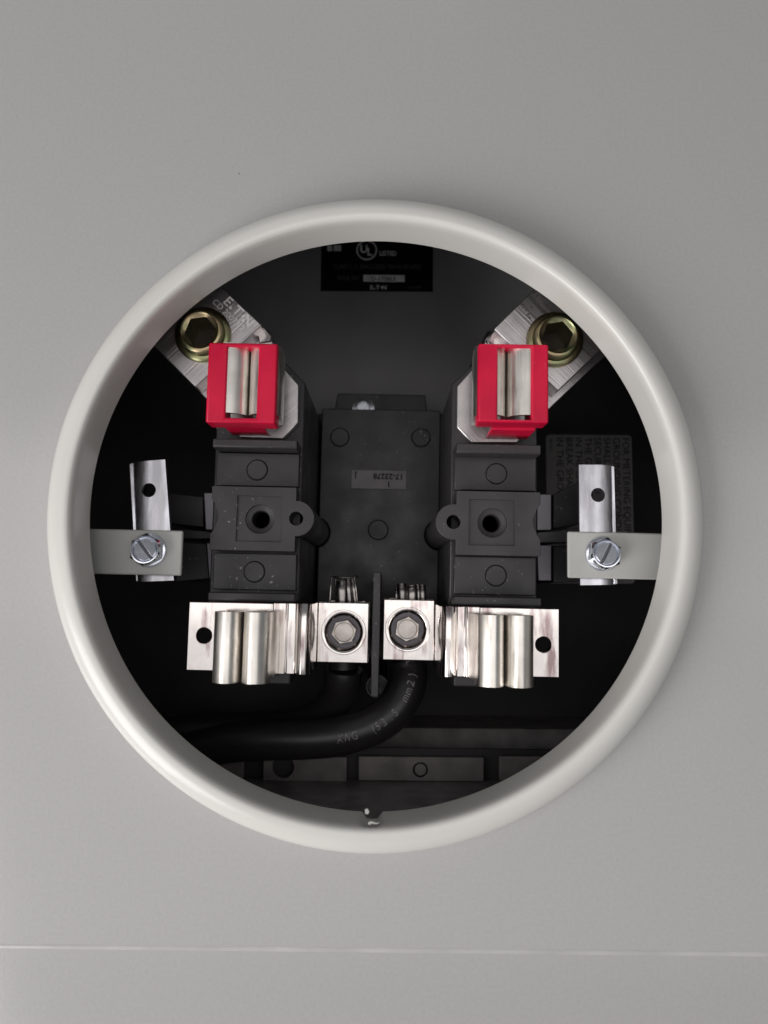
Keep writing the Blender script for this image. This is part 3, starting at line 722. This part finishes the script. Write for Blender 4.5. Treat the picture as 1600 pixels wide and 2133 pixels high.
# ================================================================== CABLES
def P3(px, py, D): x, z = L(px, py, D); return Vector((x, Y(D), z))
def cable(left):
    D = 263
    if left:
        pts = [(716, 1392, D), (714, 1412, 264), (706, 1448, 268), (672, 1490, 273), (612, 1514, 277), (540, 1520, 280), (450, 1522, 281), (360, 1530, 280), (250, 1560, 278), (150, 1600, 276)]
        lab = 'thick black cable from the lug with tall bent strands, running behind the printed one'
    else:
        pts = [(849, 1386, D), (851, 1404, 262), (846, 1432, 260), (822, 1476, 258), (775, 1512, 257), (712, 1532, 257), (640, 1540, 258), (550, 1543, 260), (455, 1552, 262), (350, 1585, 262), (250, 1630, 262)]
        lab = 'thick black cable printed with its size, bending in front of the other'
    path = catmull([P3(*p) for p in pts])
    g = gL if left else gR
    t = Thing('cable', lab, 'cable', tuple(path[-1]), group='black cables from the load lugs')
    rad = 6.4
    bm = NB(); tube(bm, path, rad, 28); jk = make('jacket', bm, 'cable', t, smooth=50)
    # conductor strands through the lug
    x0, x1 = g[0] + 2.0, g[2] - 2.0; top = g[3]
    yb = Y(DG) + 8.2
    if left:
        spec = [(691, 1205, 686, 0.30), (699, 1208, 701, 0.32), (712, 1212, 712, 1.7), (724, 1206, 729, 0.9), (733, 1206, 742, 0.55), (738, 1204, 746, 0.35)]
    else:
        spec = [(826, 1226, 825, 0.32), (837, 1217, 839, 1.25), (847, 1224, 847, 0.25), (859, 1222, 859, 1.6), (871, 1218, 872, 0.7), (880, 1219, 882, 0.85)]
    c0 = P3(716 if left else 849, 1389, 263)
    bm = NB(); tube(bm, [c0, c0 + Vector((0, -0.3, 2.0)), c0 + Vector((0, -1, 5.0))], 5.0, 20); make('conductor', bm, 'cable' if left else 'strand', t)
    for i, (tx, ty, bx, r) in enumerate(spec):
        a = P3(bx, 1300, 258); z_ = P3(tx, ty, 258)
        mid = P3((tx + bx) / 2, (ty + 1258) / 2, 257)
        low = P3(716 if left else 849, 1392, 262) + Vector(((i - 2.5) * 1.4, 0, 1.5))
        pp = [low, a, mid, z_]
        if left and i in (0, 1): pp.append(P3(tx + 8, ty - 3, 259)); pp.append(P3(tx + 22, ty - 3, 260)); pp.append(P3(tx + 46 - 8 * i, ty - 2 - i, 261))
        if left and i == 5: pp.append(P3(tx + 8, ty - 3, 259))
        bm = NB(); tube(bm, catmull(pp, 8), r * 1.3, 10, 0.6); make('strand', bm, 'strand', t, smooth=60)
    if not left:
        # printed size legend following the jacket
        acc = [0.0]
        for a, b in zip(path, path[1:]): acc.append(acc[-1] + (b - a).length)
        # reversed direction: reading goes from the left end up towards the lug
        tot = acc[-1]
        def at_s(s):                          # s measured from the lug end
            for i in range(len(acc) - 1):
                if acc[i + 1] >= s:
                    f = (s - acc[i]) / max(1e-9, acc[i + 1] - acc[i]); return path[i].lerp(path[i + 1], f), (path[i] - path[i + 1]).normalized()
            return path[-1], (path[-2] - path[-1]).normalized()
        # find arc position of the letter A near photo x = 712
        s0 = min(range(len(path)), key=lambda i: abs(path[i].x - P3(714, 1530, 257).x)); s0 = acc[s0]
        bm = NB(); s = s0; camp = Vector((0, -DCAM, 0))
        for ch, adv in (('A', 2.2), ('W', 2.4), ('G', 2.4), (' ', 3.6), ('(', 1.5), ('5', 2.2), ('3', 2.3), ('.', 1.9), ('5', 2.4), (' ', 2.6), ('m', 2.2), ('m', 2.2), ('2', 2.0), (')', 1.5), (' ', 3.6), ('T', 2.2)):
            if ch != ' ':
                vs_, fs = glyphs(ch, 3.7, 'CENTER', 0.0, 1.0)
                nv = []
                for v in vs_:
                    p, T = at_s(max(0.1, s - v.x * 0.72))
                    N_ = camp - p; N_ = (N_ - T * N_.dot(T)).normalized(); B_ = N_.cross(T)
                    an = (v.y - 2.2) / rad
                    nv.append(bm.verts.new(p + (N_ * math.cos(an) + B_ * math.sin(an)) * (rad + 0.05)))
                for f in fs: bm.faces.new([nv[i] for i in f])
            s -= adv
        make('print', bm, 'print', t, parent=jk, smooth=0)
cable(True); cable(False)

# ================================================================== SIDE STRIPS, TABS, SCREWS
DT, DZ = 220, 223.2
def tilt(bm, c, k):
    for v in bm.verts: v.co.y += k[0] * (v.co.x - c[0]) + k[1] * (v.co.z - c[1])
    return bm
def side_set(left):
    if left:
        tabp, sc_ = (60, 1102, 379, 1196), (311, 1146)
        barp = [(277, 962), (344, 957), (362, 1209), (286, 1212)]; hole = (310, 1021); fl = [(266, 964), (277, 962), (286, 1212), (280, 1212)]
        n1 = 'zinc strip leaning beside the terminal block with the eyelet pointing right'
        n2 = 'grey painted steel tab fixed over the leaning zinc strip'
        n3 = 'hexagon slotted screw holding the tab over the leaning zinc strip'; ang = R(-49)
    else:
        tabp, sc_ = (1183, 1110, 1500, 1207), (1255, 1154)
        barp = [(1206, 968), (1274, 968), (1280, 1218), (1209, 1219)]; hole = (1246, 1031); fl = [(1274, 968), (1283, 969), (1290, 1218), (1280, 1218)]
        n1 = 'upright zinc strip in front of the grey instruction label'
        n2 = 'grey painted steel tab in front of the grey instruction label'
        n3 = 'hexagon slotted screw holding the tab in front of the instruction label'; ang = R(62)
    B_ = [L(*p, DZ) for p in barp]; h = L(*hole, DZ)
    t = Thing('zinc_strip', n1, 'bracket', ((B_[2][0] + B_[3][0]) / 2, Y(DZ), min(B_[2][1], B_[3][1])), group='zinc side strips')
    bm = NB(); prism(bm, B_, Y(DZ), Y(DZ) + 1.5, holes=[circ(*h, mm(15, DZ), 28)])
    ax = (Vector(B_[0]) - Vector(B_[3]) if left else Vector(B_[1]) - Vector(B_[2])).normalized(); ac = Vector((ax.y, -ax.x)) * (-1 if left else 1)   # across, towards the rim
    for k in range(-2, 8):
        bmesh.ops.bisect_plane(bm, geom=bm.verts[:] + bm.edges[:] + bm.faces[:], dist=1e-5, plane_co=(h[0] + ac.x * (k * 0.62 + 0.05), 0, h[1] + ac.y * (k * 0.62 + 0.05)), plane_no=(ac.x, 0, ac.y))
    for v in bm.verts:
        u = (v.co.x - h[0]) * ac.x + (v.co.z - h[1]) * ac.y + 0.8
        if u > 0: v.co.y += 0.036 * u * u
    make('strip', bm, 'galv', t, smooth=35)
    F = [L(*p, DZ) for p in fl]
    bm = NB(); prism(bm, F, Y(DZ) + 0.9, Y(DZ) + 14); make('bent_flange', bm, 'galv', t, bevel=0.3)
    q = rect(*tabp, DT)
    t2 = Thing('mounting_tab', n2, 'tab', ((q[0] + q[2]) / 2, Y(DT), q[1]), group='grey tabs behind the rim')
    inner = q[2] if left else q[0]; s = 1 if left else -1; outer = q[0] if left else q[2]
    bm = NB(); box(bm, q[0], q[1], q[2], q[3], Y(DT), Y(DT) + 1.5); make('tab_plate', bm, 'tab', t2, bevel=0.5, seg=3)
    bm = NB(); box(bm, min(outer, outer - s * 1.5), q[1], max(outer, outer - s * 1.5), q[3], 1.7, Y(DT) + 1.5); make('tab_foot', bm, 'tab', t2, bevel=0.3)
    c = L(*sc_, DT); y = Y(DT)
    t3 = Thing('hex_screw', n3, 'screw', (c[0], y, c[1]), group='hexagon washer head screws')
    k = 0; r = mm(36, DT); TL = (0.03, 0.17) if left else (-0.04, 0.15)
    bm = NB(); lathe(bm, *c, [(r, y - 0.02), (r, y - 0.45), (r - 0.15, y - 0.7), (r - 0.5, y - 0.85), (r * 0.7, y - 1.0), (0, y - 1.0)], 44); make('washer', bm, 'zinc', t3)
    a0 = ang + R(20)
    hx0 = circ(*c, r * 0.97, 6, a0, a0 + 2 * math.pi)
    bm = NB()
    rim_ = []
    lo = [bm.verts.new((x, y - 0.95, z)) for x, z in hx0]
    # hexagon flanks rising to a rounded crown
    n = 48
    def hexr(tt):
        k = ((tt - a0) % (math.pi / 3)) - math.pi / 6
        return r * 0.97 * math.cos(math.pi / 6) / math.cos(k)
    bm.clear() if hasattr(bm, 'clear') else None
    rings = []
    for yy, f, cap_ in ((y - 0.98, 1.0, 99), (y - 3.6, 0.985, 99), (y - 4.25, 0.985, r * 0.79), (y - 4.3, 0.98, r * 0.72), (y - 3.95, 0.97, r * 0.67), (y - 3.75, 0.95, r * 0.63)):
        rings.append([bm.verts.new((c[0] + min(hexr(2 * math.pi * i / n) * f, cap_) * math.cos(2 * math.pi * i / n), yy, c[1] + min(hexr(2 * math.pi * i / n) * f, cap_) * math.sin(2 * math.pi * i / n))) for i in range(n)])
    for a, b in zip(rings, rings[1:]):
        for i in range(n): bm.faces.new((a[i], a[(i + 1) % n], b[(i + 1) % n], b[i]))
    bm.faces.new(rings[-1])
    tilt(bm, c, TL); make('hex_head', bm, 'zinc', t3, smooth=18)
    bm = NB(); half_discs(bm, c, r * 0.61, 0.40, ang, y - 4.25, y - 3.7); tilt(bm, c, TL); make('slotted_face', bm, 'zinc', t3, bevel=0.1)
    bm = NB(); ca, sa = math.cos(ang), math.sin(ang); k = r * 0.66
    prism(bm, [(c[0] + u * ca - v * sa, c[1] + u * sa + v * ca) for u, v in ((-k, -0.36), (k, -0.36), (k, 0.36), (-k, 0.36))], y - 3.85, y - 3.6); tilt(bm, c, TL); make('slot', bm, 'slot', t3)
side_set(True); side_set(False)
